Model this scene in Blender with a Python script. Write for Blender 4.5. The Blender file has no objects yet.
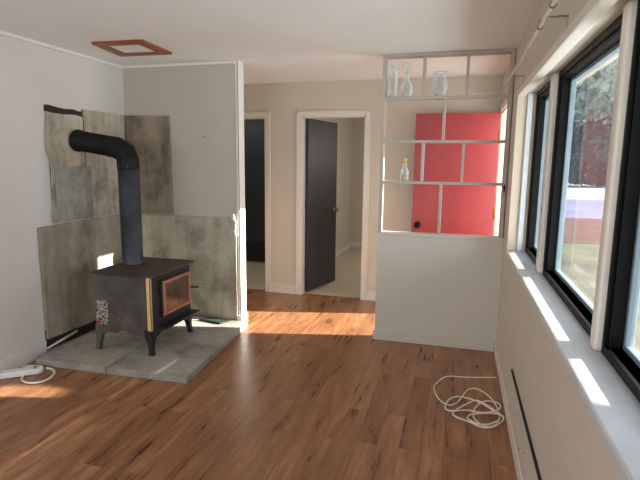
import bpy, bmesh, math, random
from mathutils import Vector, Matrix
random.seed(7)
S = bpy.context.scene
C = S.collection
PI = math.pi

# ------------------------------------------------------------------ materials
def lin(c):
    return tuple(((v/255)/12.92 if v/255 <= .04045 else ((v/255+.055)/1.055)**2.4) for v in c) + (1,)

class NT:
    def __init__(s, name):
        s.m = bpy.data.materials.new(name); s.m.use_nodes = True
        s.t = s.m.node_tree; s.t.nodes.clear()
        s.out = s.n('ShaderNodeOutputMaterial')
    def n(s, typ, **kw):
        o = s.t.nodes.new(typ)
        for k, v in kw.items(): setattr(o, k, v)
        return o
    def l(s, a, b): s.t.links.new(a, b)
    def bsdf(s, **kw):
        b = s.n('ShaderNodeBsdfPrincipled')
        for k, v in kw.items(): b.inputs[k].default_value = v
        s.l(b.outputs[0], s.out.inputs[0]); return b
    def coords(s, scale=(1, 1, 1), kind='Object'):
        tc = s.n('ShaderNodeTexCoord'); mp = s.n('ShaderNodeMapping')
        mp.inputs['Scale'].default_value = scale
        s.l(tc.outputs[kind], mp.inputs[0]); return mp.outputs[0]
    def noise(s, vec, scale, detail=4, rough=.55):
        x = s.n('ShaderNodeTexNoise'); x.inputs['Scale'].default_value = scale
        x.inputs['Detail'].default_value = detail; x.inputs['Roughness'].default_value = rough
        if vec is not None: s.l(vec, x.inputs['Vector'])
        return x.outputs['Fac']
    def ramp(s, fac, stops):
        r = s.n('ShaderNodeValToRGB'); e = r.color_ramp.elements
        while len(e) < len(stops): e.new(.5)
        for i, (p, c) in enumerate(stops):
            e[i].position = p; e[i].color = c if len(c) == 4 else tuple(c)+(1,)
        s.l(fac, r.inputs[0]); return r.outputs[0]
    def mix(s, fac, a, b, blend='MIX'):
        x = s.n('ShaderNodeMix', data_type='RGBA', blend_type=blend)
        for v, i in ((fac, 0), (a, 6), (b, 7)):
            if hasattr(v, 'links'): s.l(v, x.inputs[i])
            else: x.inputs[i].default_value = v
        return x.outputs[2]
    def bump(s, fac, bsdf, strength=.2, dist=.01):
        b = s.n('ShaderNodeBump'); b.inputs['Strength'].default_value = strength
        b.inputs['Distance'].default_value = dist
        s.l(fac, b.inputs['Height']); s.l(b.outputs[0], bsdf.inputs['Normal'])

def mottled(name, rgb, rough=.6, var=.06, scale=3.0, metal=0.0, bump=0.0, bscale=60, spec=.5, coat=0.0):
    t = NT(name); b = t.bsdf(Roughness=rough, Metallic=metal)
    b.inputs['Specular IOR Level'].default_value = spec
    if coat: b.inputs['Coat Weight'].default_value = coat
    v = t.coords(); f = t.noise(v, scale)
    c = lin(rgb); lo = tuple(x*(1-var*2) for x in c[:3])+(1,); hi = tuple(min(1, x*(1+var)) for x in c[:3])+(1,)
    t.l(t.ramp(f, [(.3, lo), (.7, hi)]), b.inputs['Base Color'])
    if bump: t.bump(t.noise(v, bscale, 3), b, bump, .004)
    return t.m

def mat_floor():
    t = NT('laminate_planks'); b = t.bsdf(Roughness=.3)
    b.inputs['Specular IOR Level'].default_value = .5
    g = t.n('ShaderNodeNewGeometry'); sp = t.n('ShaderNodeSeparateXYZ'); t.l(g.outputs['Position'], sp.inputs[0])
    cb = t.n('ShaderNodeCombineXYZ'); t.l(sp.outputs['Y'], cb.inputs['X']); t.l(sp.outputs['X'], cb.inputs['Y'])
    br = t.n('ShaderNodeTexBrick'); t.l(cb.outputs[0], br.inputs['Vector'])
    br.offset = .37; br.offset_frequency = 2
    for k, v in (('Scale', 1), ('Mortar Size', .0011), ('Mortar Smooth', .3), ('Bias', 0), ('Brick Width', .95), ('Row Height', .118)):
        br.inputs[k].default_value = v
    br.inputs['Color1'].default_value = (0, 0, 0, 1); br.inputs['Color2'].default_value = (1, 1, 1, 1)
    br.inputs['Mortar'].default_value = (.3, .3, .3, 1)
    # grain, shifted per plank
    sh = t.n('ShaderNodeVectorMath', operation='MULTIPLY_ADD')
    t.l(br.outputs['Color'], sh.inputs[0]); sh.inputs[1].default_value = (7, 13, 3); t.l(g.outputs['Position'], sh.inputs[2])
    mp = t.n('ShaderNodeMapping'); mp.inputs['Scale'].default_value = (11, 1.5, 1); t.l(sh.outputs[0], mp.inputs[0])
    g1 = t.noise(mp.outputs[0], 1.6, 6, .62)
    mp2 = t.n('ShaderNodeMapping'); mp2.inputs['Scale'].default_value = (70, 3.2, 1); t.l(sh.outputs[0], mp2.inputs[0])
    g2 = t.noise(mp2.outputs[0], 1.5, 3)
    base = t.ramp(g1, [(.27, lin((92, 56, 35))), (.42, lin((142, 96, 65))), (.58, lin((164, 116, 80))), (.76, lin((192, 145, 104)))])
    tint = t.ramp(br.outputs['Color'], [(0, (.82, .79, .76)), (.5, (.96, .95, .94)), (1, (1.1, 1.1, 1.1))])
    c = t.mix(1.0, base, tint, 'MULTIPLY')
    fine = t.ramp(g2, [(.35, (.80, .77, .75)), (.6, (1.03, 1.03, 1.03))])
    c = t.mix(.5, c, fine, 'MULTIPLY')
    mp3 = t.n('ShaderNodeMapping'); mp3.inputs['Scale'].default_value = (5.5, 1.9, 1); t.l(sh.outputs[0], mp3.inputs[0])
    vo = t.n('ShaderNodeTexVoronoi'); vo.inputs['Scale'].default_value = 1.0; t.l(mp3.outputs[0], vo.inputs['Vector'])
    kn = t.ramp(vo.outputs['Distance'], [(.03, (.5, .42, .36)), (.26, (1, 1, 1))])
    c = t.mix(.42, c, kn, 'MULTIPLY')
    c = t.mix(br.outputs['Fac'], c, lin((86, 50, 34)))
    t.l(c, b.inputs['Base Color'])
    rr = t.ramp(g1, [(.3, (.25, .25, .25)), (.7, (.37, .37, .37))]); t.l(rr, b.inputs['Roughness'])
    t.bump(t.mix(br.outputs['Fac'], g2, (0, 0, 0, 1)), b, .08, .002)
    return t.m

def mat_cement(name, rgb, seed=0.0, stain=.5):
    t = NT(name); b = t.bsdf(Roughness=.85)
    b.inputs['Specular IOR Level'].default_value = .25
    tc = t.n('ShaderNodeTexCoord'); mp = t.n('ShaderNodeMapping'); mp.inputs['Location'].default_value = (seed, seed*2.3, seed*1.7)
    t.l(tc.outputs['Object'], mp.inputs[0]); v = mp.outputs[0]
    c = lin(rgb)
    f = t.noise(v, 3.2, 6, .62)
    col = t.ramp(f, [(.3, tuple(x*.5 for x in c[:3])), (.48, c), (.72, tuple(min(1, x*1.32) for x in c[:3]))])
    ms = t.n('ShaderNodeMapping'); ms.inputs['Scale'].default_value = (14, 14, 1.6); t.l(v, ms.inputs[0])
    st = t.noise(ms.outputs[0], 1.0, 4)
    col = t.mix(stain, col, t.ramp(st, [(.35, (.66, .60, .52)), (.6, (1.05, 1.05, 1.05))]), 'MULTIPLY')
    sp = t.noise(v, 26, 3, .6)
    col = t.mix(.55, col, t.ramp(sp, [(.3, (.84, .84, .84)), (.5, (1, 1, 1)), (.7, (1.08, 1.08, 1.07))]), 'MULTIPLY')
    t.l(col, b.inputs['Base Color']); t.bump(sp, b, .2, .003)
    return t.m

def mat_glass_pane():
    t = NT('window_glass')
    tr = t.n('ShaderNodeBsdfTransparent'); tr.inputs[0].default_value = (.93, .96, .95, 1)
    gl = t.n('ShaderNodeBsdfGlossy'); gl.inputs['Roughness'].default_value = .02
    df = t.n('ShaderNodeBsdfTranslucent'); df.inputs[0].default_value = (.9, .95, 1, 1)
    lw = t.n('ShaderNodeLayerWeight'); lw.inputs[0].default_value = .5
    pw = t.n('ShaderNodeMath', operation='POWER'); t.l(lw.outputs['Facing'], pw.inputs[0]); pw.inputs[1].default_value = 5
    fr = t.n('ShaderNodeMath', operation='MULTIPLY_ADD'); t.l(pw.outputs[0], fr.inputs[0]); fr.inputs[1].default_value = .85; fr.inputs[2].default_value = .06
    m1 = t.n('ShaderNodeMixShader'); m2 = t.n('ShaderNodeMixShader')
    dn = t.ramp(t.noise(t.coords(), 5, 4), [(.35, (.02, .02, .02)), (.75, (.06, .06, .06))])
    t.l(dn, m1.inputs[0]); t.l(tr.outputs[0], m1.inputs[1]); t.l(df.outputs[0], m1.inputs[2])
    t.l(fr.outputs[0], m2.inputs[0]); t.l(m1.outputs[0], m2.inputs[1]); t.l(gl.outputs[0], m2.inputs[2])
    t.l(m2.outputs[0], t.out.inputs[0]); return t.m

def mat_clear(name, tint):
    t = NT(name)
    tr = t.n('ShaderNodeBsdfTransparent'); tr.inputs[0].default_value = tint
    gl = t.n('ShaderNodeBsdfDiffuse'); gl.inputs[0].default_value = (.95, .97, 1, 1)
    lw = t.n('ShaderNodeLayerWeight'); lw.inputs[0].default_value = .3
    nz = t.noise(t.coords(), 9, 2)
    ad = t.n('ShaderNodeMath', operation='MULTIPLY_ADD'); t.l(nz, ad.inputs[0]); ad.inputs[1].default_value = .08; t.l(lw.outputs['Facing'], ad.inputs[2])
    m = t.n('ShaderNodeMixShader'); t.l(ad.outputs[0], m.inputs[0]); t.l(tr.outputs[0], m.inputs[1]); t.l(gl.outputs[0], m.inputs[2])
    t.l(m.outputs[0], t.out.inputs[0]); return t.m

def mat_wood(name, rgb, axis='Y', rough=.45):
    t = NT(name); b = t.bsdf(Roughness=rough)
    sc = {'X': (2, 22, 22), 'Y': (22, 2, 22), 'Z': (22, 22, 2)}[axis]
    f = t.noise(t.coords(sc), 1.3, 5, .6); c = lin(rgb)
    t.l(t.ramp(f, [(.3, tuple(x*.55 for x in c[:3])), (.7, tuple(min(1, x*1.2) for x in c[:3]))]), b.inputs['Base Color'])
    return t.m

def mat_plate():
    # small printed certification plate: rows of illegible fine print
    t = NT('printed_plate'); b = t.bsdf(Roughness=.35, Metallic=.5)
    v = t.coords((1, 1, 1)); w = t.noise(v, 70, 2, .7)
    t.l(t.ramp(w, [(.44, lin((42, 40, 38))), (.52, lin((190, 186, 176)))]), b.inputs['Base Color']); return t.m

def mat_red():
    t = NT('red_door_paint'); b = t.bsdf(Roughness=.38)
    f = t.noise(t.coords((1, 1, .3)), 4, 4)
    t.l(t.ramp(f, [(.3, lin((146, 49, 51))), (.7, lin((162, 58, 59)))]), b.inputs['Base Color']); return t.m

M = dict(
    tan=mottled('tan_reveal_paint', (206, 190, 168), .6, .02, 4),
    wall=mottled('wall_paint', (205, 196, 182), .7, .015, 2.5, bump=.06, bscale=140),
    wall_shaded=mottled('shaded_wall_paint', (188, 180, 169), .7, .02, 2.5, bump=.06, bscale=140),  # darker copy of the wall paint, shade from its angle put into the colour
    wall_skylit=mottled('skylit_wall_paint', (212, 209, 206), .65, .02, 2.0, bump=.06, bscale=120),  # cooler copy of the wall paint, sky light put into the colour
    ceil=mottled('ceiling_paint', (236, 235, 232), .8, .015, 1.6, bump=.08, bscale=90),
    trim=mottled('trim_paint', (221, 214, 204), .42, .02, 5),
    white=mottled('white_trim_paint', (228, 225, 220), .4, .02, 5),
    lattice=mottled('lattice_paint', (174, 166, 157), .55, .015, 3),
    divider=mottled('divider_paint', (206, 200, 190), .55, .015, 3),
    sill=mottled('sill_paint', (205, 207, 210), .4, .05, 9, bump=.05),
    floor=mat_floor(),
    carpet=mottled('carpet', (206, 194, 172), .95, .08, 40, bump=.4, bscale=300, spec=.1),
    black=mottled('black_aluminium', (8, 8, 9), .5, .1, 12, spec=.18),
    sash=mottled('grey_sash', (128, 146, 158), .4, .05, 10),
    glass=mat_glass_pane(),
    charcoal=mottled('charcoal_door_paint', (50, 52, 55), .45, .06, 5),
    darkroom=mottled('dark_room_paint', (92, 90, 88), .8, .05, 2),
    brass=mottled('aged_brass', (196, 148, 66), .3, .1, 20, metal=1),
    gold=mottled('brass_strip', (240, 206, 140), .4, .06, 20, metal=.15),
    copper=mottled('copper_trim', (196, 138, 108), .4, .08, 20, metal=.6),
    red=mat_red(),
    iron=mottled('black_cast_iron', (28, 29, 34), .55, .15, 14, bump=.1),
    iron_side=mottled('dusty_steel_side', (92, 88, 84), .5, .22, 6, metal=.25, bump=.05),
    iron_top=mottled('rusty_top_plate', (82, 68, 62), .5, .25, 8, metal=.3),
    pipe=mottled('blued_stovepipe', (78, 82, 92), .42, .25, 4, metal=.55),
    pipe_black=mottled('black_stovepipe', (16, 16, 17), .55, .15, 8, spec=.25),
    stoveglass=mottled('sooty_glass', (96, 76, 70), .12, .3, 4, coat=.6),
    steel=mottled('bare_steel', (178, 174, 168), .35, .1, 20, metal=.9),
    darksteel=mottled('dull_steel', (120, 112, 102), .4, .1, 20, metal=.6),
    plate=mat_plate(),
    redspot=mottled('red_label', (176, 30, 40), .5, .05, 10),
    slab=mat_cement('hearth_slab', (160, 157, 146), 3.1, .2),
    slab_b=mat_cement('hearth_slab_grey', (154, 152, 144), 8.3, .2),
    cem_a=mat_cement('cement_lower_left', (150, 145, 132), .7, .45),
    cem_b=mat_cement('cement_lower_back', (174, 166, 151), 5.3, .45),
    cem_c=mat_cement('cement_upper_back', (150, 139, 124), 9.7, .7),
    cem_d=mat_cement('cement_upper_left', (178, 171, 157), 2.9, .6),
    cem_e=mat_cement('cement_patch', (160, 161, 153), 6.1, .4),
    char=mat_wood('charred_wood', (58, 40, 30), 'Y', .8),
    soot=mottled('soot_wall', (46, 44, 44), .9, .2, 9),
    hatch=mat_wood('varnished_hatch_frame', (150, 78, 34), 'X', .4),
    stick=mat_wood('pale_stick', (212, 206, 194), 'Y', .6),
    cord=mottled('white_cord', (236, 230, 220), .45, .04, 30),
    plastic=mottled('white_plastic', (232, 232, 234), .35, .02, 20),
    socket=mottled('dark_socket', (70, 70, 74), .5, .05, 20),
    clear=mat_clear('clear_glass', (.93, .95, .95, 1)),
    amber=mat_clear('amber_glass', (.95, .62, .16, 1)),
    amberliq=mottled('amber_liquid', (226, 168, 58), .2, .08, 20),
    cork=mottled('yellow_stopper', (222, 176, 78), .5, .1, 30),
    paper=mottled('leaflet_paper', (206, 202, 190), .6, .05, 20),
    green=mottled('dark_green_leaflet', (52, 70, 58), .5, .2, 30),
    jamb=mat_wood('pale_jamb_wood', (232, 216, 190), 'Z', .5),
    plaster=mottled('crumbled_plaster', (226, 222, 214), .95, .1, 40, bump=.8, bscale=60),
    barn=mottled('barn_red', (176, 66, 74), .8, .1, 2),
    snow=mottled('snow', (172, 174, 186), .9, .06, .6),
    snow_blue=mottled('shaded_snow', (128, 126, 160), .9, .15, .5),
    hedge=mottled('dark_hedge_foliage', (84, 86, 76), .95, .2, 1),
    reflect_ground=mottled('reflection_red_ground', (104, 66, 54), .95, .2, 1.5),  # red door's reflection in the glass, put into the ground colour
    grass=mottled('winter_grass', (106, 104, 78), .95, .25, 1.2),
    bark=mottled('bark', (84, 72, 60), .95, .2, 5),
    leaf=mottled('sun_blocker_leaf', (50, 66, 44), .8, .3, 3),
    haze=mottled('hazed_tree_foliage', (205, 214, 202), .95, .15, 1),  # distance haze paled into the foliage colour
    yellowleaf=mottled('yellow_green_foliage', (186, 176, 96), .95, .15, 1),
    roof=mottled('roof_shingle', (196, 198, 204), .9, .1, 3),
    siding=mottled('pale_siding', (214, 214, 208), .7, .05, 2),
)

# ------------------------------------------------------------------ mesh helpers
def bm_box(bm, x0, x1, y0, y1, z0, z1, bev=0.0, mtx=None):
    t = bmesh.new()
    vs = [t.verts.new((x, y, z)) for z in (z0, z1) for y in (y0, y1) for x in (x0, x1)]
    for f in ((0, 2, 3, 1), (4, 5, 7, 6), (0, 1, 5, 4), (2, 6, 7, 3), (0, 4, 6, 2), (1, 3, 7, 5)):
        t.faces.new([vs[i] for i in f])
    if bev: bmesh.ops.bevel(t, geom=t.edges[:], offset=bev, segments=2, profile=.5, affect='EDGES')
    merge(bm, t, mtx)
def merge(bm, t, mtx=None):
    if mtx is not None: bmesh.ops.transform(t, matrix=mtx, verts=t.verts)
    me = bpy.data.meshes.new('tmp'); t.to_mesh(me); t.free(); bm.from_mesh(me); bpy.data.meshes.remove(me)
def bm_tube(bm, pts, r, seg=12, closed=False, caps=True):
    pts = [Vector(p) for p in pts]; n = len(pts); rings = []
    rad = r if isinstance(r, (list, tuple)) else [r]*n
    up = None
    for i, p in enumerate(pts):
        a = pts[(i-1) % n] if (i or closed) else pts[0]; b = pts[(i+1) % n] if (i < n-1 or closed) else pts[-1]
        d = (b-a).normalized()
        if up is None:
            up = Vector((0, 0, 1)) if abs(d.z) < .9 else Vector((1, 0, 0))
        s = d.cross(up).normalized(); up = s.cross(d).normalized()
        rings.append([bm.verts.new(p + (s*math.cos(2*PI*k/seg)+up*math.sin(2*PI*k/seg))*rad[i]) for k in range(seg)])
    m = n if closed else n-1
    for i in range(m):
        A, B = rings[i], rings[(i+1) % n]
        for k in range(seg):
            f = bm.faces.new((A[k], A[(k+1) % seg], B[(k+1) % seg], B[k])); f.smooth = True
    if caps and not closed:
        bm.faces.new(rings[0][::-1]); bm.faces.new(rings[-1])
def bm_lathe(bm, prof, seg=24, at=(0, 0, 0), axis='Z'):
    rings = []
    for (r, z) in prof:
        ring = []
        for k in range(seg):
            a = 2*PI*k/seg; x, y = r*math.cos(a), r*math.sin(a)
            p = {'Z': (x, y, z), 'X': (z, x, y), 'Y': (y, z, x)}[axis]
            ring.append(bm.verts.new(Vector(at)+Vector(p)))
        rings.append(ring)
    for A, B in zip(rings, rings[1:]):
        for k in range(seg):
            f = bm.faces.new((A[k], A[(k+1) % seg], B[(k+1) % seg], B[k])); f.smooth = True
    if prof[0][0] > 1e-5: bm.faces.new(rings[0][::-1])
    if prof[-1][0] > 1e-5: bm.faces.new(rings[-1])
def bm_prism(bm, poly, plane, a, b, bev=0.0):
    t = bmesh.new()
    def P(u, v, w): return {'XZ': (u, w, v), 'YZ': (w, u, v), 'XY': (u, v, w)}[plane]
    A = [t.verts.new(P(u, v, a)) for u, v in poly]; B = [t.verts.new(P(u, v, b)) for u, v in poly]
    n = len(poly); t.faces.new(A[::-1]); t.faces.new(B)
    for i in range(n): t.faces.new((A[i], A[(i+1) % n], B[(i+1) % n], B[i]))
    if bev: bmesh.ops.bevel(t, geom=t.edges[:], offset=bev, segments=2, profile=.5, affect='EDGES')
    merge(bm, t)
def smooth_path(pts, k=6, closed=False):
    pts = [Vector(p) for p in pts]; n = len(pts); out = []
    for i in range(n if closed else n-1):
        g = (lambda j: pts[j % n]) if closed else (lambda j: pts[max(0, min(n-1, j))])
        p0, p1, p2, p3 = g(i-1), g(i), g(i+1), g(i+2)
        for s in range(k):
            u = s/k
            out.append(.5*((2*p1)+(p2-p0)*u+(2*p0-5*p1+4*p2-p3)*u*u+(3*p1-p0-3*p2+p3)*u**3))
    if not closed: out.append(pts[-1])
    return out
def obj(name, bm, mat, parent=None, loc=None):
    bmesh.ops.recalc_face_normals(bm, faces=bm.faces[:])
    if loc is None and parent is None:
        lo = Vector([min(v.co[i] for v in bm.verts) for i in range(3)]); hi = Vector([max(v.co[i] for v in bm.verts) for i in range(3)])
        loc = Vector(((lo.x+hi.x)/2, (lo.y+hi.y)/2, lo.z))
    off = Vector(loc) if parent is None else world_loc(parent)
    bmesh.ops.translate(bm, vec=-off, verts=bm.verts)
    me = bpy.data.meshes.new(name); bm.to_mesh(me); bm.free(); me.materials.append(mat)
    o = bpy.data.objects.new(name, me); C.objects.link(o)
    if parent is None: o.location = loc
    else: o.parent = parent
    return o
def world_loc(o):
    v = Vector((0, 0, 0))
    while o is not None: v += o.location; o = o.parent
    return v
def box(name, mat, x0, x1, y0, y1, z0, z1, parent=None, bev=0.0):
    bm = bmesh.new(); bm_box(bm, x0, x1, y0, y1, z0, z1, bev); return obj(name, bm, mat, parent)
def boxes(name, mat, lst, parent=None, bev=0.0):
    bm = bmesh.new()
    for b in lst: bm_box(bm, *b, bev)
    return obj(name, bm, mat, parent)
def struct(o): o['kind'] = 'structure'; return o
def tag(o, label, cat, group=None):
    o['label'] = label; o['category'] = cat
    if group: o['group'] = group
    return o
def empty(name, loc, label=None, cat=None, group=None):
    o = bpy.data.objects.new(name, None); o.empty_display_size = .1; o.location = loc; C.objects.link(o)
    if label: tag(o, label, cat, group)
    return o
def sbox(name, mat, *a, **k): return struct(box(name, mat, *a, **k))

# ------------------------------------------------------------------ camera (solved from the photograph)
yaw, pitch, roll, H0, FPX = .27102, .15561, .01138, 1.52844, 492.2
fw = Vector((-math.sin(yaw)*math.cos(pitch), math.cos(yaw)*math.cos(pitch), -math.sin(pitch)))
ri = Vector((math.cos(yaw), math.sin(yaw), 0)); up = ri.cross(fw)
r2 = ri*math.cos(roll)+up*math.sin(roll); u2 = up*math.cos(roll)-ri*math.sin(roll)
cam = bpy.data.cameras.new('camera'); co = bpy.data.objects.new('camera', cam); C.objects.link(co)
mw = Matrix((r2, u2, -fw)).transposed().to_4x4(); mw.translation = (0, 0, H0); co.matrix_world = mw
cam.sensor_fit = 'HORIZONTAL'; cam.sensor_width = 36; cam.lens = FPX/640*36; cam.clip_start = .05; cam.clip_end = 300
S.camera = co

# ------------------------------------------------------------------ room shell
XL, XR, YB, YP, YREAR, H = -3.08, .372, 5.34, 4.12, -2.6, 2.4
WT = .21                                            # right wall thickness, outer face at XR+WT
sbox('floor', M['floor'], XL-.1, XR, YREAR, YB+.06, -.1, 0)
sbox('floor', M['carpet'], -4.6, XR+WT, YB+.06, 9.0, -.1, -.004)
sbox('ceiling', M['ceil'], -4.7, XR+WT, YREAR-.1, 9.1, H, H+.12)
sbox('wall_left', M['wall_skylit'], XL-.1, XL, YREAR, YB, 0, H)
SILL, HEAD = .907, 2.03
W1, W2, W3 = (3.12, 3.83), (1.84, 3.02), (.95, 1.80)
D0, D1, DH = 4.40, 5.215, 2.03
bm = bmesh.new()
bm_box(bm, XR, XR+WT, YREAR, W3[0], 0, H)
bm_box(bm, XR, XR+WT, W3[0], W1[1], 0, SILL-.03)
bm_box(bm, XR, XR+WT, W3[0], W1[1], HEAD, H)
bm_box(bm, XR, XR+WT, W1[1], D0, 0, H)
bm_box(bm, XR, XR+WT, D0, D1, DH, H)
bm_box(bm, XR, XR+WT, D1, YB+.1, 0, H)
struct(obj('wall_right', bm, M['wall']))
# back wall with two doorways
A0, A1, B0, B1 = -3.02, -2.14, -1.707, -.99
bm = bmesh.new()
bm_box(bm, -4.7, A0, YB, YB+.1, 0, H); bm_box(bm, A0, A1, YB, YB+.1, 2.03, H); bm_box(bm, A1, B0, YB, YB+.1, 0, H)
bm_box(bm, B0, B1, YB, YB+.1, 2.03, H); bm_box(bm, B1, XR, YB, YB+.1, 0, H)
struct(obj('wall_back', bm, M['wall']))
sbox('wall_partition', M['wall_shaded'], XL, -1.915, YP, YP+.1, 0, H)
# rear of the room (behind the camera) with a wide window opening
bm = bmesh.new()
bm_box(bm, XL-.1, XR+WT, YREAR-.1, YREAR, 0, .5); bm_box(bm, XL-.1, XR+WT, YREAR-.1, YREAR, 2.15, H)
bm_box(bm, XL-.1, -2.7, YREAR-.1, YREAR, .5, 2.15); bm_box(bm, -.1, XR+WT, YREAR-.1, YREAR, .5, 2.15)
struct(obj('wall_rear', bm, M['wall']))
# rooms beyond the doorways
sbox('wall_room_side', M['wall'], -2.05, -1.87, YB+.1, 8.9, 0, H)
sbox('wall_room_back', M['wall'], -1.87, XR+WT, 8.8, 8.9, 0, H)
sbox('wall_room_right', M['wall'], XR+WT-.1, XR+WT, YB+.1, 8.8, 0, H)
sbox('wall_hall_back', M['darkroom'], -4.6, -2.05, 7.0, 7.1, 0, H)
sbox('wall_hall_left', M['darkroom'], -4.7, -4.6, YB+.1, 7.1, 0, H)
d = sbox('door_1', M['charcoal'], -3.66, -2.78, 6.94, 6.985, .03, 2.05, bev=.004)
box('foot_shade', M['iron'], -3.65, -2.79, 6.93, 6.94, .04, .32, parent=d)  # dark band standing in for the shadow at the door's foot
sbox('baseboard_hall', M['white'], -2.76, -2.06, 6.985, 7.0, 0, .1)
# charcoal bedroom door, hinged on the left jamb and standing open into the room
hx, hy = -1.695, YB+.10
ang = math.atan2(6.12-hy, -1.522-hx); L = .70
R = Matrix.Translation((hx, hy, 0)) @ Matrix.Rotation(ang, 4, 'Z')
bm = bmesh.new(); bm_box(bm, 0, L, -.038, 0, .015, 2.02, .003, R)
d = struct(obj('door_2', bm, M['charcoal']))
bm = bmesh.new(); t = bmesh.new()
bm_lathe(t, [(.03, 0), (.03, .006), (.012, .01), (.011, .03), (.024, .04), (.029, .052), (.025, .064), (.008, .07)], 20, (0, 0, 0), 'Y')
k = t.copy(); merge(bm, t, R @ Matrix.Translation((L-.06, .0, .945)))
merge(bm, k, R @ Matrix.Translation((L-.06, -.038, .945)) @ Matrix.Rotation(PI, 4, 'Z'))
o = obj('door_knob', bm, M['brass'], d); o['label'] = 'round brass knob'
for z in (.25, 1.05, 1.8):
    bm = bmesh.new(); bm_box(bm, -.006, .012, -.045, .004, z-.045, z+.045, .002, R); obj('hinge', bm, M['charcoal'], d)

# door casings, jambs
def casing(x0, x1, jm):
    y = YB
    bm = bmesh.new(); w, t = .06, .018
    bm_box(bm, x0-w, x0, y-t, y, 0, 2.03+w, .004); bm_box(bm, x1, x1+w, y-t, y, 0, 2.03+w, .004); bm_box(bm, x0, x1, y-t, y, 2.03, 2.03+w, .004)
    bm_box(bm, x0-w+.004, x0-w+.02, y-t-.006, y-t, 0, 2.03+w-.004, .002); bm_box(bm, x1+w-.02, x1+w-.004, y-t-.006, y-t, 0, 2.03+w-.004, .002)
    bm_box(bm, x0-w+.004, x1+w-.004, y-t-.006, y-t, 2.03+w-.02, 2.03+w-.004, .002)
    bm_box(bm, x0, x0+.012, y-.005, y+.105, 0, 2.03); bm_box(bm, x1-.012, x1, y-.005, y+.105, 0, 2.03); bm_box(bm, x0, x1, y-.005, y+.105, 2.018, 2.03)
    return struct(obj('trim_1', bm, jm))
casing(A0, A1, M['trim']).name = 'trim_1'
casing(B0, B1, M['trim']).name = 'trim_2'
# baseboards
sbox('baseboard_back', M['trim'], A1+.06, B0-.06, YB-.014, YB, 0, .11, bev=.004)
sbox('baseboard_back', M['trim'], B1+.06, XR, YB-.014, YB, 0, .11, bev=.004)
sbox('baseboard_left', M['wall_skylit'], XL, XL+.016, YREAR, 3.0, 0, .115, bev=.004)
sbox('baseboard_bedroom', M['white'], -1.87, -1.856, 6.2, 8.8, 0, .09, bev=.003)
sbox('baseboard_bedroom', M['white'], -1.856, XR+WT-.1, 8.786, 8.8, 0, .09, bev=.003)
# crown strips
sbox('trim_3', M['white'], XL, XL+.022, YREAR, YP, H-.028, H, bev=.006)
sbox('trim_4', M['white'], XL+.022, -1.93, YP-.02, YP, H-.024, H, bev=.006)
# white end board of the partition, with chipped plaster beside it
d = struct(boxes('trim_5', M['white'], [(-1.932, -1.903, YP-.008, YP, 0, H), (-1.915, -1.901, YP-.008, YP+.105, 0, H), (-1.938, -1.890, YP-.022, YP+.112, 0, .1)], bev=.003))
bm = bmesh.new(); rp = random.Random(3)
for i in range(26):
    z = .86+rp.random()**.8*.2; sz = rp.uniform(.006, .016)
    t = bmesh.new(); bmesh.ops.create_icosphere(t, subdivisions=1, radius=sz)
    for v in t.verts: v.co *= rp.uniform(.6, 1.2)
    merge(bm, t, Matrix.Translation((-1.932-rp.random()*(.022 if z < 1 else .05), YP-.026, z)))
o = obj('plaster_chips', bm, M['plaster'], d); o['label'] = 'crumbled white plaster edge'

# half wall under the lattice
DX0, DY0, DY1 = -.64, 4.135, 4.225
sbox('wall_divider', M['divider'], DX0, XR, DY0, DY1, 0, .93)
sbox('baseboard_divider', M['divider'], DX0-.012, XR-.02, DY0-.016, DY0, 0, .085, bev=.004)
sbox('trim_6', M['divider'], DX0-.012, XR, DY0-.012, DY1+.012, .928, .952, bev=.004)
# right wall low heater panel with a dark slit along its top
d = sbox('baseboard_right', M['trim'], XR-.018, XR, YREAR, DY0, 0, .085, bev=.005)
d = sbox('trim_7', M['wall'], XR-.012, XR, YREAR, 3.0, .085, .322, bev=.003)
box('slit', M['soot'], XR-.0135, XR-.001, YREAR, 2.985, .323, .3285, parent=d)
for (y, z) in ((2.3, .2), (2.62, .23), (2.45, .13), (2.05, .22)):
    bm = bmesh.new(); bm_lathe(bm, [(.005, 0), (.004, -.002)], 8, (XR-.0125, y, z), 'X'); obj('screw', bm, M['soot'], d)

# ------------------------------------------------------------------ window band in the right wall
sbox('trim_8', M['sill'], XR-.006, XR+WT+.03, W3[0]-.02, W1[1], SILL-.03, SILL, bev=.006)          # sill board
bm = bmesh.new()
bm_box(bm, XR-.003, XR+.05, W3[0], W1[1], 2.004, HEAD, .006)                                          # head bead
bm_box(bm, XR-.006, XR, W3[0]-.05, W1[1]+.06, 2.004, 2.045, .003)
struct(obj('trim_9', bm, M['trim']))
for i, (y0, y1) in enumerate(((W3[1]-.018, W2[0]-.004), (W2[1]+.004, W1[0]-.004))):                   # rounded posts between the windows
    sbox('trim_%d' % (10+i), M['trim'], XR+.096, XR+WT, y0, y1, SILL, HEAD, bev=.012)
sbox('trim_12', M['tan'], XR, XR+WT, W1[1]-.012, W1[1], SILL, HEAD)
sbox('trim_20', M['sill'], XR+.065, XR+.10, W1[1]-.03, W1[1]-.012, SILL, HEAD, bev=.004)
sbox('trim_13', M['trim'], XR, XR+WT, W3[0]-.012, W3[0]+.0, SILL, HEAD)
def ring(bm, y0, y1, z0, z1, x0, x1, w, wb=None, bev=.003):
    wb = wb or w
    bm_box(bm, x0, x1, y0, y0+w, z0, z1, bev); bm_box(bm, x0, x1, y1-w, y1, z0, z1, bev)
    bm_box(bm, x0, x1, y0+w, y1-w, z0, z0+wb, bev); bm_box(bm, x0, x1, y0+w, y1-w, z1-w, z1, bev)
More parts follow.
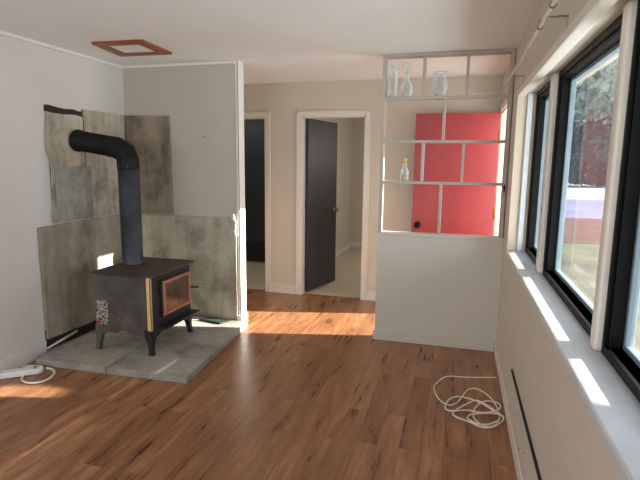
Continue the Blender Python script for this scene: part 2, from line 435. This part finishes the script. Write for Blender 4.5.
for i, (y0, y1) in enumerate((W1, W2, W3)):
    z0, z1 = SILL, HEAD
    bm = bmesh.new(); ring(bm, y0+.002, y1-.014 if i == 0 else y1-.002, z0, z1, .494, .55, .032, .03)
    ring(bm, y0+.002, y1-.014 if i == 0 else y1-.002, z0, z1, .506, .562, .046, .030)
    f = struct(obj('window_%d' % (i+1), bm, M['black']))
    e = .044
    bm = bmesh.new(); ring(bm, y0+e, y1-e, z0+.026, z1-e, .548, .574, .02)
    obj('sash', bm, M['sash'], f)
    bm = bmesh.new(); ya, yb, za, zb = y0+e+.012, y1-e-.012, z0+.042, z1-e-.012
    bm.faces.new([bm.verts.new(q) for q in ((.562, ya, za), (.562, yb, za), (.562, yb, zb), (.562, ya, zb))])
    obj('pane', bm, M['glass'], f)
# exterior door: casing, jamb, red leaf standing open along the back wall
bm = bmesh.new()
bm_box(bm, XR-.016, XR, D0-.06, D0, 0, DH+.06, .003); bm_box(bm, XR-.016, XR, D0, D1+.06, DH, DH+.06, .003); bm_box(bm, XR-.016, XR, D1, D1+.06, 0, DH+.06, .003)
struct(obj('trim_14', bm, M['white']))
bm = bmesh.new()
bm_box(bm, XR, XR+WT, D0, D0+.015, 0, DH); bm_box(bm, XR, XR+WT, D1-.015, D1, 0, DH); bm_box(bm, XR, XR+WT, D0, D1, DH-.015, DH)
bm_box(bm, XR+.06, XR+.075, D1-.03, D1-.015, 0, DH)
struct(obj('trim_15', bm, M['jamb']))
d = sbox('door_3', M['red'], -.445, XR-.012, D1-.06, D1-.016, .012, 2.028, bev=.003)
bm = bmesh.new()
bm_lathe(bm, [(.034, 0), (.034, -.006), (.014, -.01), (.013, -.03), (.027, -.042), (.031, -.056), (.026, -.07), (.006, -.074)], 20, (-.385, D1-.06, .905), 'Y')
o = obj('door_knob', bm, M['black'], d); o['label'] = 'round black knob'
box('latch_plate', M['brass'], -.4465, -.445, D1-.05, D1-.026, .87, .94, parent=d)
for z in (.25, 1.05, 1.8):
    bm = bmesh.new(); bm_tube(bm, [(XR-.008, D1-.066, z-.05), (XR-.008, D1-.066, z+.05)], .007, 8); obj('hinge', bm, M['brass'], d)
# eave outside above the windows
sbox('ceiling_eave', M['siding'], XR+WT, 1.02, YREAR, 10.0, 2.30, 2.36)
sbox('trim_16', M['white'], 1.0, 1.03, YREAR, 10.0, 2.28, 2.42)

# ------------------------------------------------------------------ open lattice shelving on the half wall
lat = empty('lattice_shelf', (-.13, 4.18, .952), 'grey-white open lattice shelving on the half wall, reaching to the ceiling', 'shelf')
y0, y1, th = DY0+.002, DY1-.004, .022
for x0, x1, nm in ((-.636, -.612, 'post'), (.338, .364, 'post')): box(nm, M['lattice'], x0, x1, y0, y1, .952, H-.001, parent=lat, bev=.002)
for z in (2.052, 1.708, 1.375): box('shelf', M['lattice'], -.612, .338, y0+.001, y1-.001, z-th/2, z+th/2, parent=lat, bev=.002)
box('top_rail', M['lattice'], -.612, .338, y0, y1, H-.028, H-.001, parent=lat, bev=.002)
for x, a, b in ((-.306, 2.063, H-.028), (.027, 2.063, H-.028), (-.137, 1.719, 2.041), (-.293, 1.386, 1.697), (.026, 1.386, 1.697), (-.136, .952, 1.364)):
    box('upright', M['lattice'], x-.011, x+.011, y0+.001, y1-.001, a, b, parent=lat, bev=.002)
bm = bmesh.new(); bm_tube(bm, smooth_path([(.350, y0-.002, 1.36), (.350, y0-.014, 1.35), (.350, y0-.018, 1.33), (.350, y0-.01, 1.318), (.350, y0-.004, 1.325)]), .004, 8)
bm_box(bm, .344, .356, y0-.004, y0, 1.335, 1.375, .001)
o = obj('hook', bm, M['black'], lat); o['label'] = 'small black hook'
# glassware
def lathe_thing(name, loc, prof, mat, label, cat, seg=24):
    bm = bmesh.new(); bm_lathe(bm, prof, seg); o = obj(name, bm, mat, None, (0, 0, 0)); o.location = loc; return tag(o, label, cat)
ztop = 2.063
g1 = lathe_thing('glass_bottle', (-.558, 4.178, ztop), [(.001, .012), (.03, .012), (.033, .02), (.034, .19), (.028, .215), (.014, .228), (.013, .262), (.016, .266), (.018, .262), (.017, .228), (.031, .218), (.038, .19), (.038, .004), (.034, 0), (.001, 0)], M['clear'],
    'tall straight clear glass bottle on the top shelf, beside the left post', 'bottle')
g2 = lathe_thing('glass_decanter', (-.446, 4.178, ztop), [(.001, .01), (.038, .01), (.045, .045), (.042, .085), (.014, .135), (.011, .17), (.02, .195), (.023, .195), (.016, .168), (.02, .135), (.047, .09), (.05, .045), (.042, .003), (.03, 0), (.001, 0)], M['clear'],
    'bulbous clear glass decanter with ring stopper on the top shelf', 'decanter')
bm = bmesh.new(); bm_lathe(bm, [(.009, .185), (.012, .205), (.007, .215)], 16)
bm_tube(bm, [(.026*math.cos(a), 0, .243+.03*math.sin(a)) for a in [2*PI*i/20 for i in range(20)]], .007, 8, closed=True)
o = obj('stopper', bm, M['clear'], None, (0, 0, 0)); o.parent = g2
lathe_thing('glass_vase', (-.182, 4.178, ztop), [(.001, .012), (.04, .012), (.05, .05), (.056, .095), (.046, .125), (.036, .145), (.038, .165), (.056, .188), (.059, .188), (.042, .163), (.040, .146), (.05, .127), (.061, .096), (.054, .045), (.044, .003), (.04, 0), (.001, 0)], M['clear'],
    'wide-lipped clear glass vase in the middle of the top shelf', 'vase')
b = lathe_thing('liquor_bottle', (-.436, 4.178, 1.386), [(.001, .006), (.028, .006), (.029, .085), (.012, .115), (.011, .15), (.014, .152), (.015, .112), (.033, .087), (.033, .003), (.03, 0), (.001, 0)], M['clear'],
    'small clear bottle with yellow stopper and amber liquid on the middle shelf', 'bottle')
bm = bmesh.new(); bm_lathe(bm, [(.026, .008), (.027, .04), (.001, .04)], 20); o = obj('liquid', bm, M['amberliq'], None, (0, 0, 0)); o.parent = b; o['label'] = 'amber liquid'
bm = bmesh.new(); bm_lathe(bm, [(.009, .135), (.011, .152), (.016, .153), (.017, .185), (.01, .195)], 16); o = obj('stopper', bm, M['cork'], None, (0, 0, 0)); o.parent = b; o['label'] = 'yellow stopper'

# ------------------------------------------------------------------ curtain rod above the windows
rod = empty('curtain_rod', (.31, 2.4, 2.06), 'thin painted curtain rod on wire brackets above the windows', 'curtain rod')
bm = bmesh.new(); bm_tube(bm, [(.29, .6, 2.092), (.29, 3.95, 2.092)], .008, 12); obj('rod', bm, M['trim'], rod)
for y in (2.16, 3.5):
    bm = bmesh.new(); bm_tube(bm, smooth_path([(.29, y-.03, 2.082), (.31, y-.02, 2.085), (.345, y, 2.092), (.366, y+.01, 2.092)]), .004, 8)
    bm_box(bm, XR-.004, XR, y+.002, y+.018, 2.045, 2.1, .001); obj('bracket', bm, M['steel'], rod)
for y in (2.005, 2.30):
    bm = bmesh.new(); bm_tube(bm, [(.29+.009*math.cos(a), y+.004*math.sin(a*.5), 2.092+.011*math.sin(a)) for a in [2*PI*i/18 for i in range(18)]], .003, 6, closed=True)
    bm_tube(bm, smooth_path([(.29, y, 2.104), (.286, y, 2.112), (.29, y, 2.118), (.294, y, 2.114)]), .0028, 6); obj('ring', bm, M['darksteel'], rod)

# ------------------------------------------------------------------ ceiling hatch
ha = empty('ceiling_hatch', (-2.49, 3.48, H-.02), 'square varnished brown wood hatch frame on the ceiling', 'hatch')
Q = [Vector((-2.69, 3.25)), Vector((-2.262, 3.265)), Vector((-2.29, 3.70)), Vector((-2.765, 3.68))]
def qb(u, v): return Q[0]*(1-u)*(1-v)+Q[1]*u*(1-v)+Q[2]*u*v+Q[3]*(1-u)*v
w, g = .185, .003
for poly in ([(0, 0), (1, 0), (1-w, w-g), (w, w-g)], [(0, 1), (w, 1-w+g), (1-w, 1-w+g), (1, 1)], [(0, g), (w-g, w), (w-g, 1-w), (0, 1-g)], [(1, g), (1, 1-g), (1-w+g, 1-w), (1-w+g, w)]):
    bm = bmesh.new(); bm_prism(bm, [qb(*p) for p in poly], 'XY', H-.018, H-.0005, .002); obj('frame_board', bm, M['hatch'], ha)
bm = bmesh.new(); bm_prism(bm, [qb(*p) for p in ((w, w), (1-w, w), (1-w, 1-w), (w, 1-w))], 'XY', H-.008, H-.0005)
o = obj('panel', bm, M['ceil'], ha); o['label'] = 'off-white painted infill panel'

# ------------------------------------------------------------------ hearth slabs
P00, P10, P11, P01 = Vector((-2.985, 2.812)), Vector((-1.742, 2.858)), Vector((-1.84, 4.105)), Vector((-3.05, 4.105))
def bil(u, v): return P00*(1-u)*(1-v)+P10*u*(1-v)+P11*u*v+P01*(1-u)*v
names = {(0, 0): 'front-left grey concrete hearth slab, nearest the white power strip', (1, 0): 'front-right grey concrete hearth slab with a bare corner on the wood floor',
         (0, 1): 'back-left concrete hearth slab in the corner under the stovepipe', (1, 1): 'back-right concrete hearth slab carrying the dark leaflet, partly in sun'}
for (i, j), lb in names.items():
    e = .0022; u0, u1 = (0, .485-e) if i == 0 else (.485+e, 1); v0, v1 = (0, .49-e) if j == 0 else (.49+e, 1)
    bm = bmesh.new(); bm_prism(bm, [bil(u0, v0), bil(u1, v0), bil(u1, v1), bil(u0, v1)], 'XY', 0, .05, .003)
    tag(obj('hearth_slab', bm, M['slab'] if (i+j) % 2 == 0 else M['slab_b']), lb, 'paving slab', 'concrete hearth slabs')

# ------------------------------------------------------------------ cement boards round the stove
def jag(poly, amp=.004, step=.05, seed=1):
    r = random.Random(seed); out = []
    for i in range(len(poly)):
        a = Vector(poly[i]); b = Vector(poly[(i+1) % len(poly)]); n = max(1, int((b-a).length/step))
        for k in range(n):
            p = a+(b-a)*k/n
            if k: p += Vector((r.uniform(-amp, amp), r.uniform(-amp, amp)))
            out.append((p.x, p.y))
    return out
def board(poly, plane, a, b, mat, label, seed, amp=.003):
    bm = bmesh.new(); bm_prism(bm, jag(poly, amp, .06, seed), plane, a, b); o = obj('cement_board', bm, mat)
    return tag(o, label, 'board', 'cement boards behind the stove')
X = XL
sbox('trim_17', M['soot'], X, X+.006, 3.008, YP, .03, .2); sbox('trim_19', M['soot'], X, X+.005, 3.17, 3.6, 1.03, 1.9)                    # sooty wall surface behind the boards
sbox('trim_18', M['cem_b'], X+.006, -1.95, YP-.006, YP, .03, .2)
board([(3.01, .125), (4.085, .105), (4.085, 1.02), (3.005, 1.015)], 'YZ', X+.008, X+.024, M['cem_a'], 'wide lower cement board on the left wall, behind the stove side', 1)
board([(-3.05, .085), (-1.94, .075), (-1.938, .98), (-1.965, 1.02), (-3.05, 1.015)], 'XZ', YP-.024, YP-.008, M['cem_b'], 'wide lower cement board on the back partition beside the stove door', 2)
board([(-3.065, 1.028), (-2.59, 1.03), (-2.597, 1.94), (-3.065, 1.945)], 'XZ', YP-.022, YP-.002, M['cem_c'], 'dark-stained upper cement board on the partition right of the stovepipe', 3)
board([(3.545, 1.03), (4.075, 1.028), (4.075, 1.945), (3.84, 1.952), (3.55, 1.948)], 'YZ', X+.007, X+.02, M['cem_d'], 'upper cement board in the left wall corner, behind the pipe elbow', 4)
board([(3.15, 1.035), (3.54, 1.03), (3.54, 1.885), (3.165, 1.895), (3.14, 1.6), (3.175, 1.45)], 'YZ', X+.007, X+.018, M['cem_d'], 'ragged upper cement board around the pipe outlet, under the charred strip', 5, .006)
board([(3.195, 1.035), (3.585, 1.032), (3.59, 1.478), (3.20, 1.472)], 'YZ', X+.0205, X+.034, M['cem_e'], 'small squarish grey cement board patched below the pipe outlet', 6)
bm = bmesh.new(); bm_prism(bm, jag([(3.155, 1.897), (3.5, 1.892), (3.505, 1.86), (3.542, 1.86), (3.54, 1.93), (3.16, 1.945)], .005, .04, 11), 'YZ', X+.001, X+.012)
tag(obj('charred_strip', bm, M['char']), 'charred dark wood strip exposed along the top of the left boards', 'wood strip')

# ------------------------------------------------------------------ wood stove
SX0, SX1, SY0, SY1, Z0 = -2.69, -2.19, 3.12, 3.70, .05
st = empty('wood_stove', ((SX0+SX1)/2, (SY0+SY1)/2, Z0), 'black cast iron wood stove with copper-framed glass door on the hearth slabs', 'stove')
box('body', M['iron'], SX0+.004, SX1, SY0+.004, SY1, .245, .665, parent=st, bev=.006)
o = box('side_panel', M['iron_side'], SX0+.006, SX1-.024, SY0-.004, SY0+.004, .25, .66, parent=st, bev=.002); o['label'] = 'dusty grey steel side'
bm = bmesh.new(); bm_box(bm, SX1-.026, SX1+.006, SY0-.008, SY0+.003, .247, .662, .002); bm_box(bm, SX1-.001, SX1+.006, SY0-.008, SY0+.014, .247, .662, .002)
o = obj('corner_strip', bm, M['gold'], st); o['label'] = 'shiny brass corner strip'
o = box('top_plate', M['iron_top'], SX0+.001, SX1+.03, SY0-.022, SY1+.04, .665, .683, parent=st, bev=.004); o['label'] = 'overhanging dark brown top plate'
p = box('label_plate', M['plate'], SX0+.012, SX0+.122, SY0-.006, SY0-.0035, .262, .455, parent=st); p['label'] = 'silvery printed plate'
box('red_sticker', M['redspot'], SX0+.016, SX0+.05, SY0-.0075, SY0-.006, .264, .29, parent=p)
# skirts with scalloped lower edge and legs
def scallop(a, b, lo, hi, n=28):
    pts = [(a, .25)]
    for i in range(n+1):
        u = i/n; s = .5-.5*math.cos(2*PI*u); w = .12*math.sin(PI*u)**2*math.cos(6*PI*u)
        pts.append((a+(b-a)*u, lo+(hi-lo)*min(1, s**.6)-w*.12))
    pts.append((b, .25)); return pts
for fx in (SX1-.014, SX0+.004):
    bm = bmesh.new(); bm_prism(bm, scallop(SY0+.03, SY1-.03, .165, .222), 'YZ', fx, fx+.012); obj('skirt', bm, M['iron'], st)
for fy in (SY0+.002, SY1-.014):
    bm = bmesh.new(); bm_prism(bm, scallop(SX0+.03, SX1-.03, .17, .215), 'XZ', fy, fy+.012)
    o = obj('skirt', bm, M['iron_side'] if fy < 3.3 else M['iron'], st)
for sx in (-1, 1):
    for sy in (-1, 1):
        cx = SX1-.02 if sx > 0 else SX0+.02; cy = SY1-.02 if sy > 0 else SY0+.02
        bm = bmesh.new(); rings = []
        for z, hw, ox in ((.25, .034, -.010), (.2, .032, -.008), (.15, .022, 0), (.10, .017, .006), (.07, .016, .010), (.05, .02, .013)):
            x = cx+sx*ox; y = cy+sy*ox
            rings.append([bm.verts.new((x+a*hw, y+b_*hw, z)) for a, b_ in ((-1, -1), (1, -1), (1, 1), (-1, 1))])
        for A, B in zip(rings, rings[1:]):
            for k in range(4): bm.faces.new((A[k], A[(k+1) % 4], B[(k+1) % 4], B[k]))
        bm.faces.new(rings[0]); bm.faces.new(rings[-1])
        obj('leg', bm, M['iron_side'] if (sx < 0 and sy < 0) else M['iron'], st)
o = box('ash_lip', M['iron'], SX1-.002, SX1+.075, SY0+.10, SY1+.02, .236, .25, parent=st, bev=.004)
# door
dy0, dy1, dz0, dz1, fx = 3.262, 3.66, .325, .603, SX1
dr = box('door', M['iron'], fx, fx+.014, dy0-.012, dy1+.012, dz0-.012, dz1+.012, parent=st, bev=.004)
bm = bmesh.new(); ring(bm, dy0, dy1, dz0, dz1, fx+.012, fx+.026, .023, bev=.004); ring(bm, dy0+.008, dy1-.008, dz0+.008, dz1-.008, fx+.022, fx+.031, .012, bev=.003)
o = obj('door_frame', bm, M['copper'], dr); o['label'] = 'copper-coloured frame'
o = box('door_glass', M['stoveglass'], fx+.014, fx+.018, dy0+.022, dy1-.022, dz0+.022, dz1-.022, parent=dr); o['label'] = 'smoky brown glass'
for z in (.37, .555):
    bm = bmesh.new(); bm_tube(bm, [(fx+.012, dy0-.02, z-.02), (fx+.012, dy0-.02, z+.02)], .009, 10); bm_box(bm, fx, fx+.016, dy0-.03, dy0+.006, z-.008, z+.008, .002); obj('hinge', bm, M['iron'], dr)
hA, hB, hC = Vector((fx+.02, dy1-.004, .463)), Vector((fx+.075, dy1+.05, .458)), Vector((fx+.135, dy1+.085, .455))
bm = bmesh.new(); bm_tube(bm, [hA, hB, hC], .008, 10)
h = obj('door_handle', bm, M['iron'], dr)
bm = bmesh.new(); n = 120; hd_ = (hC-hB).normalized(); e1 = hd_.cross(Vector((0, 0, 1))).normalized(); e2 = e1.cross(hd_)
bm_tube(bm, [hB.lerp(hC, i/n)+(e1*math.cos(2*PI*9*i/n)+e2*math.sin(2*PI*9*i/n))*.011 for i in range(n+1)], .0032, 6)
o = obj('coil_grip', bm, M['steel'], h); o['label'] = 'bright coiled wire grip'
for (x, z) in ((-2.47, .315), (-2.43, .313), (-2.385, .318)):
    bm = bmesh.new(); bm_lathe(bm, [(.006, 0), (.005, -.004), (.001, -.005)], 10, (x, SY0-.004, z), 'Y'); obj('bolt', bm, M['steel'], st)

# ------------------------------------------------------------------ stovepipe
px_, py_, pr, zc = -2.57, 3.45, .083, 1.675
sp = empty('stovepipe', (px_, py_, .683), 'black elbowed stovepipe rising from the stove into the left wall', 'stovepipe')
zc = 1.625; tl = .10
bm = bmesh.new(); bm_lathe(bm, [(pr+.008, .683), (pr+.006, .70), (pr, .705), (pr, 1.48)], 32, (px_, py_, 0)); o = obj('upright_pipe', bm, M['pipe'], sp); o['label'] = 'bluish-grey upright pipe'
bm = bmesh.new(); Rb = .085
pts = [(px_, py_, 1.462), (px_, py_, zc-Rb-.01), (px_-.022, py_, zc-.036), (px_-Rb-.02, py_, zc+.008), (px_-Rb-.075, py_, zc+.015)]
bm_tube(bm, pts, pr+.004, 32)
for f in bm.faces: f.smooth = False
el = obj('elbow', bm, M['pipe_black'], sp); el['label'] = 'black segmented elbow'
bm = bmesh.new(); bm_tube(bm, [(px_-Rb-.05, py_, zc+.012), (X+.055, py_, zc+.06), (X+.054, py_, zc+.06), (X+.032, py_, zc+.062)], [pr, pr, pr+.007, pr+.007], 32); o = obj('wall_pipe', bm, M['pipe_black'], sp); o['label'] = 'black horizontal pipe'
for a in (-1.9, -1.0):
    bm = bmesh.new(); bm_lathe(bm, [(.007, 0), (.005, .005), (.001, .006)], 10, (px_+(pr+.003)*math.cos(a), py_+(pr+.003)*math.sin(a), 1.48), 'Z'); obj('screw', bm, M['steel'], el)

# ------------------------------------------------------------------ small things on the floor and hearth
bm = bmesh.new(); bm_tube(bm, [(X+.034, 2.985, .06), (X+.075, 3.26, .118)], .009, 6)
tag(obj('wooden_stick', bm, M['stick']), 'thin pale stick leaning in the gap under the left cement board', 'stick')
lf = empty('leaflet', (-2.18, 4.02, .05), 'dark green folded leaflet lying on the hearth against the partition', 'leaflet')
def sheet(name, pts, mat, z0, th, label=None):
    bm = bmesh.new(); bm_prism(bm, pts, 'XY', z0, z0+th, .001); o = obj(name, bm, mat, lf)
    if label: o['label'] = label
sheet('cover', [(-2.27, 4.0), (-2.03, 3.955), (-1.985, 4.03), (-2.22, 4.085)], M['green'], .052, .010)
sheet('page', [(-2.40, 3.98), (-2.20, 3.965), (-2.16, 4.04), (-2.36, 4.08)], M['paper'], .0505, .004, 'pale loose page')
sheet('spine', [(-2.28, 3.985), (-2.04, 3.94), (-2.035, 3.955), (-2.275, 4.0)], M['iron'], .051, .016)
# power strip by the left wall
ps = empty('power_strip', (-2.98, 2.63, 0), 'white power strip with a short looped cord by the left baseboard', 'power strip')
Rm = Matrix.Translation((-2.965, 2.625, 0)) @ Matrix.Rotation(math.radians(40), 4, 'Z')
bm = bmesh.new(); bm_box(bm, -.10, .13, -.038, .038, .002, .044, .008, Rm)
t = bmesh.new(); bm_lathe(t, [(.038, .002), (.038, .038), (.031, .044)], 20, (.13, 0, 0)); merge(bm, t, Rm); obj('housing', bm, M['plastic'], ps)
for k in range(3):
    bm = bmesh.new(); bm_lathe(bm, [(.014, .0438), (.013, .0448)], 16); bmesh.ops.transform(bm, matrix=Rm @ Matrix.Translation((-.05+.075*k, 0, 0)), verts=bm.verts)
    obj('socket', bm, M['plastic'], ps)
bm = bmesh.new(); bm_tube(bm, smooth_path([(-2.84, 2.755, .02), (-2.80, 2.765, .012), (-2.74, 2.73, .009), (-2.70, 2.65, .008), (-2.715, 2.575, .008), (-2.77, 2.545, .008), (-2.83, 2.55, .008), (-2.88, 2.585, .008), (-2.905, 2.63, .012)], 8), .0075, 10)
obj('cord', bm, M['cord'], ps)
bm = bmesh.new(); bm_tube(bm, smooth_path([(-2.915, 2.735, .014), (-2.95, 2.79, .008), (-3.0, 2.775, .008), (-3.045, 2.74, .012)], 6), .006, 8); obj('lead', bm, M['cord'], ps)
# loose white cable
A_ = [(0.351, 3.592), (0.286, 3.578), (0.188, 3.547), (0.101, 3.526), (0.024, 3.517), (-0.019, 3.489), (-0.06, 3.404), (-0.086, 3.318), (-0.079, 3.234), (-0.055, 3.147), (-0.018, 3.087), (0.026, 3.066), (0.065, 3.112), (0.094, 3.193), (0.13, 3.31), (0.172, 3.36), (0.223, 3.338), (0.27, 3.269), (0.299, 3.188), (0.316, 3.086), (0.317, 2.987), (0.285, 2.901), (0.239, 2.86), (0.195, 2.874), (0.166, 2.941), (0.169, 3.042), (0.195, 3.113), (0.245, 3.176), (0.304, 3.189), (0.33, 3.166), (0.327, 3.101), (0.285, 3.046), (0.219, 3.02), (0.126, 3.019), (0.042, 2.973), (0.004, 2.982), (-0.005, 3.031), (0.011, 3.111), (0.059, 3.171), (0.129, 3.181), (0.206, 3.148), (0.259, 3.079), (0.3, 3.02), (0.335, 3.0), (0.333, 2.95), (0.309, 2.895), (0.263, 2.838), (0.202, 2.832), (0.142, 2.865), (0.079, 2.884), (0.042, 2.931), (0.06, 2.997), (0.127, 3.091), (0.186, 3.152), (0.252, 3.118), (0.303, 3.05), (0.31, 3.012), (0.246, 3.003), (0.162, 2.977), (0.129, 2.928), (0.138, 2.883), (0.186, 2.856), (0.248, 2.879), (0.305, 2.93)]
pts = []
for i, (x, y) in enumerate(A_):
    pts.append((min(x, .338), y, .0065+.011*min(1, max(0, (i-20)/20))+.004*math.sin(i*1.7)*(1 if i > 20 else 0)))
bm = bmesh.new(); bm_tube(bm, smooth_path(pts, 5), .0047, 8)
tag(obj('cable', bm, M['cord']), 'loose coil of white cable on the wood floor by the right wall', 'cable')
# nail left in the partition
bm = bmesh.new(); bm_lathe(bm, [(.002, 0), (.002, -.012), (.006, -.013), (.006, -.015)], 10, (-2.247, YP, 1.748), 'Y')
tag(obj('wall_nail', bm, M['soot']), 'tiny dark nail in the bare partition wall right of the boards', 'nail')

# ------------------------------------------------------------------ outdoors
sbox('ground', M['grass'], XR+WT, 60, -20, 13.5, -.5, -.4)
sbox('ground', M['reflect_ground'], XR+WT, 60, 13.5, 20, -.5, -.39)
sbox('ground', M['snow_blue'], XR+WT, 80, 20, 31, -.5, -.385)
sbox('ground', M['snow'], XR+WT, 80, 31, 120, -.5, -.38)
def leafy(cen, rad, n, size, seed, keep=None):
    r = random.Random(seed); bm = bmesh.new(); k = 0
    while k < n:
        v = Vector((r.uniform(-1, 1), r.uniform(-1, 1), r.uniform(-1, 1)))
        if v.length > 1: continue
        p = Vector(cen)+Vector((v.x*rad[0], v.y*rad[1], v.z*rad[2])); k += 1
        if keep and not keep(p): continue
        a = Vector((r.gauss(0, 1), r.gauss(0, 1), r.gauss(0, 1))).normalized(); b_ = a.orthogonal().normalized(); c = a.cross(b_)
        s = size*r.uniform(.6, 1.3)
        q = [p+b_*s, p+c*s*.5, p-b_*s, p-c*s*.5]
        if keep and not all(keep(x) for x in q): continue
        bm.faces.new([bm.verts.new(x) for x in q])
    return bm
def tree(x, y, h, rad, label, mat, seed, n=1400, size=.5):
    t = empty('tree', (x, y, -.38), label, 'tree')
    bm = bmesh.new(); bm_tube(bm, [(x, y, -.4), (x+.1, y, h*.4), (x, y+.1, h*.8)], [.28, .2, .06], 8); obj('trunk', bm, M['bark'], t)
    obj('foliage', leafy((x, y, h*.62), (rad, rad, h*.42), n, size, seed), mat, t)
hd = empty('hedge', (16, 52, -.38), 'dark hedge added past the snow as backdrop for the window reflection', 'hedge')  # added as a dark backdrop so the red reflection shows in the glass
obj('foliage', leafy((16, 52, 2.2), (13, 1.6, 4.4), 9000, .45, 12, lambda p: -.38 < p.z < 5.8), M['hedge'], hd)
tree(8.5, 58, 11.5, 3.4, 'pale hazy tree beyond the snow, left one seen through the wide window', M['haze'], 6, 5000, .7)
tree(16.0, 60, 13.0, 3.9, 'pale hazy tree beyond the snow, right one seen through the wide window', M['haze'], 8, 5000, .7)
# added unseen evergreen, leaves carved to block low sun from the window band
SUN = Vector((-1, -.25, -.37))
def keep(p):
    k = (p.x-.5); y = p.y-.25*k; z = p.z-.37*k
    if y > 4.22 or (z < .946 and y > 1.395) or z < .9: return False
    if 3.0 < y < 3.33 and 1.10 < z < 1.32: return False  # opening in the leaves for the left sun patch on the floor
    return True
t = empty('sun_blocker_tree', (3.6, 3.4, -.4), 'added evergreen outside the windows, unseen, shaped to block the sun', 'tree')
bm = bmesh.new(); bm_tube(bm, [(3.6, 5.05, -.4), (3.6, 5.0, 1.6), (3.5, 4.6, 2.6), (3.5, 3.2, 3.0)], [.05, .05, .045, .03], 8); obj('trunk', bm, M['bark'], t)
bm = bmesh.new(); r = random.Random(21)
def leaf(bm, p, s):
    a = Vector((r.gauss(0, 1), r.gauss(0, 1), r.gauss(0, 1))).normalized(); b_ = a.orthogonal().normalized(); c = a.cross(b_)
    q = [p+b_*s, p+c*s*.55, p-b_*s, p-c*s*.55]
    if all(keep(x) for x in q): bm.faces.new([bm.verts.new(x) for x in q])
for i in range(16000):                                   # upper crown
    x = r.uniform(3.0, 4.2); k = x-.5
    leaf(bm, Vector((x, r.uniform(.7, 4.25)+.25*k, r.uniform(1.0, 2.25)+.37*k)), r.uniform(.06, .12))
for i in range(9000):                                    # fine low boughs
    x = r.uniform(3.0, 4.0); k = x-.5
    leaf(bm, Vector((x, r.uniform(.7, 4.25)+.25*k, .946+.16*r.random()**1.5+.37*k)), r.uniform(.018, .035))
for i in range(2500):
    x = r.uniform(3.0, 4.0); k = x-.5
    leaf(bm, Vector((x, r.uniform(.6, 1.40)+.25*k, r.uniform(.9, 1.0)+.37*k)), r.uniform(.02, .04))
obj('foliage', bm, M['leaf'], t)

# ------------------------------------------------------------------ light
sun = bpy.data.lights.new('sun', 'SUN'); sun.energy = 24; sun.angle = math.radians(.53); sun.color = (1, .93, .82)
so = bpy.data.objects.new('sun', sun); so.rotation_euler = SUN.to_track_quat('-Z', 'Y').to_euler(); so.location = (12, 8, 9); C.objects.link(so)
def area(name, loc, to, sx, sy, e, col):
    l = bpy.data.lights.new(name, 'AREA'); l.shape = 'RECTANGLE'; l.size = sx; l.size_y = sy; l.energy = e; l.color = col
    o = bpy.data.objects.new(name, l); o.location = loc; o.rotation_euler = (Vector(to)-Vector(loc)).to_track_quat('-Z', 'Y').to_euler(); C.objects.link(o)
area('rear_fill', (-1.4, YREAR+.02, 1.35), (-1.4, 3, 2.0), 2.5, 1.6, 42, (.94, .97, 1))  # added fill lamp behind the camera
area('window_fill', (1.7, 2.3, 1.1), (-2, 2.5, 1.75), 2.6, 1.3, 100, (.86, .93, 1))  # added fill lamp outside, boosts the daylight through the windows
area('bedroom_fill', (.46, 7.1, 1.5), (-1.3, 7.4, .4), 1.5, 1.1, 24, (1, .97, .90))  # added lamp inside the bedroom, the wall here has no window
area('entry_door_light', (.6, 4.8, 1.1), (-1, 4.8, .9), .75, 1.8, 14, (.95, .97, 1))
area('side_fill', (XL+.05, -.9, 1.4), (.4, 1.6, 1.2), 1.5, 1.3, 27, (.95, .98, 1))  # added fill towards the right wall, no window is built here
area('hall_fill', (-3.3, 6.2, 2.35), (-3.3, 6.2, 0), .5, .5, 6, (1, .97, .92))  # added lamp that lifts the dark hall
w = bpy.data.worlds.new('world'); S.world = w; w.use_nodes = True
nt = w.node_tree; nt.nodes.clear(); bg = nt.nodes.new('ShaderNodeBackground'); ou = nt.nodes.new('ShaderNodeOutputWorld')
tc = nt.nodes.new('ShaderNodeTexCoord'); sx = nt.nodes.new('ShaderNodeSeparateXYZ'); rp = nt.nodes.new('ShaderNodeValToRGB')
nt.links.new(tc.outputs['Generated'], sx.inputs[0]); nt.links.new(sx.outputs['Z'], rp.inputs[0])
rp.color_ramp.elements[0].color = (.80, .87, .88, 1); rp.color_ramp.elements[1].color = (.5, .68, .95, 1)
nt.links.new(rp.outputs[0], bg.inputs[0]); bg.inputs[1].default_value = 1.2; nt.links.new(bg.outputs[0], ou.inputs[0])
S.view_settings.view_transform = 'Standard'; S.view_settings.look = 'None'; S.view_settings.exposure = .12
S.cycles.use_denoising = True
S.cycles.max_bounces = 10; S.cycles.diffuse_bounces = 6; S.cycles.transparent_max_bounces = 16; S.cycles.sample_clamp_indirect = 6
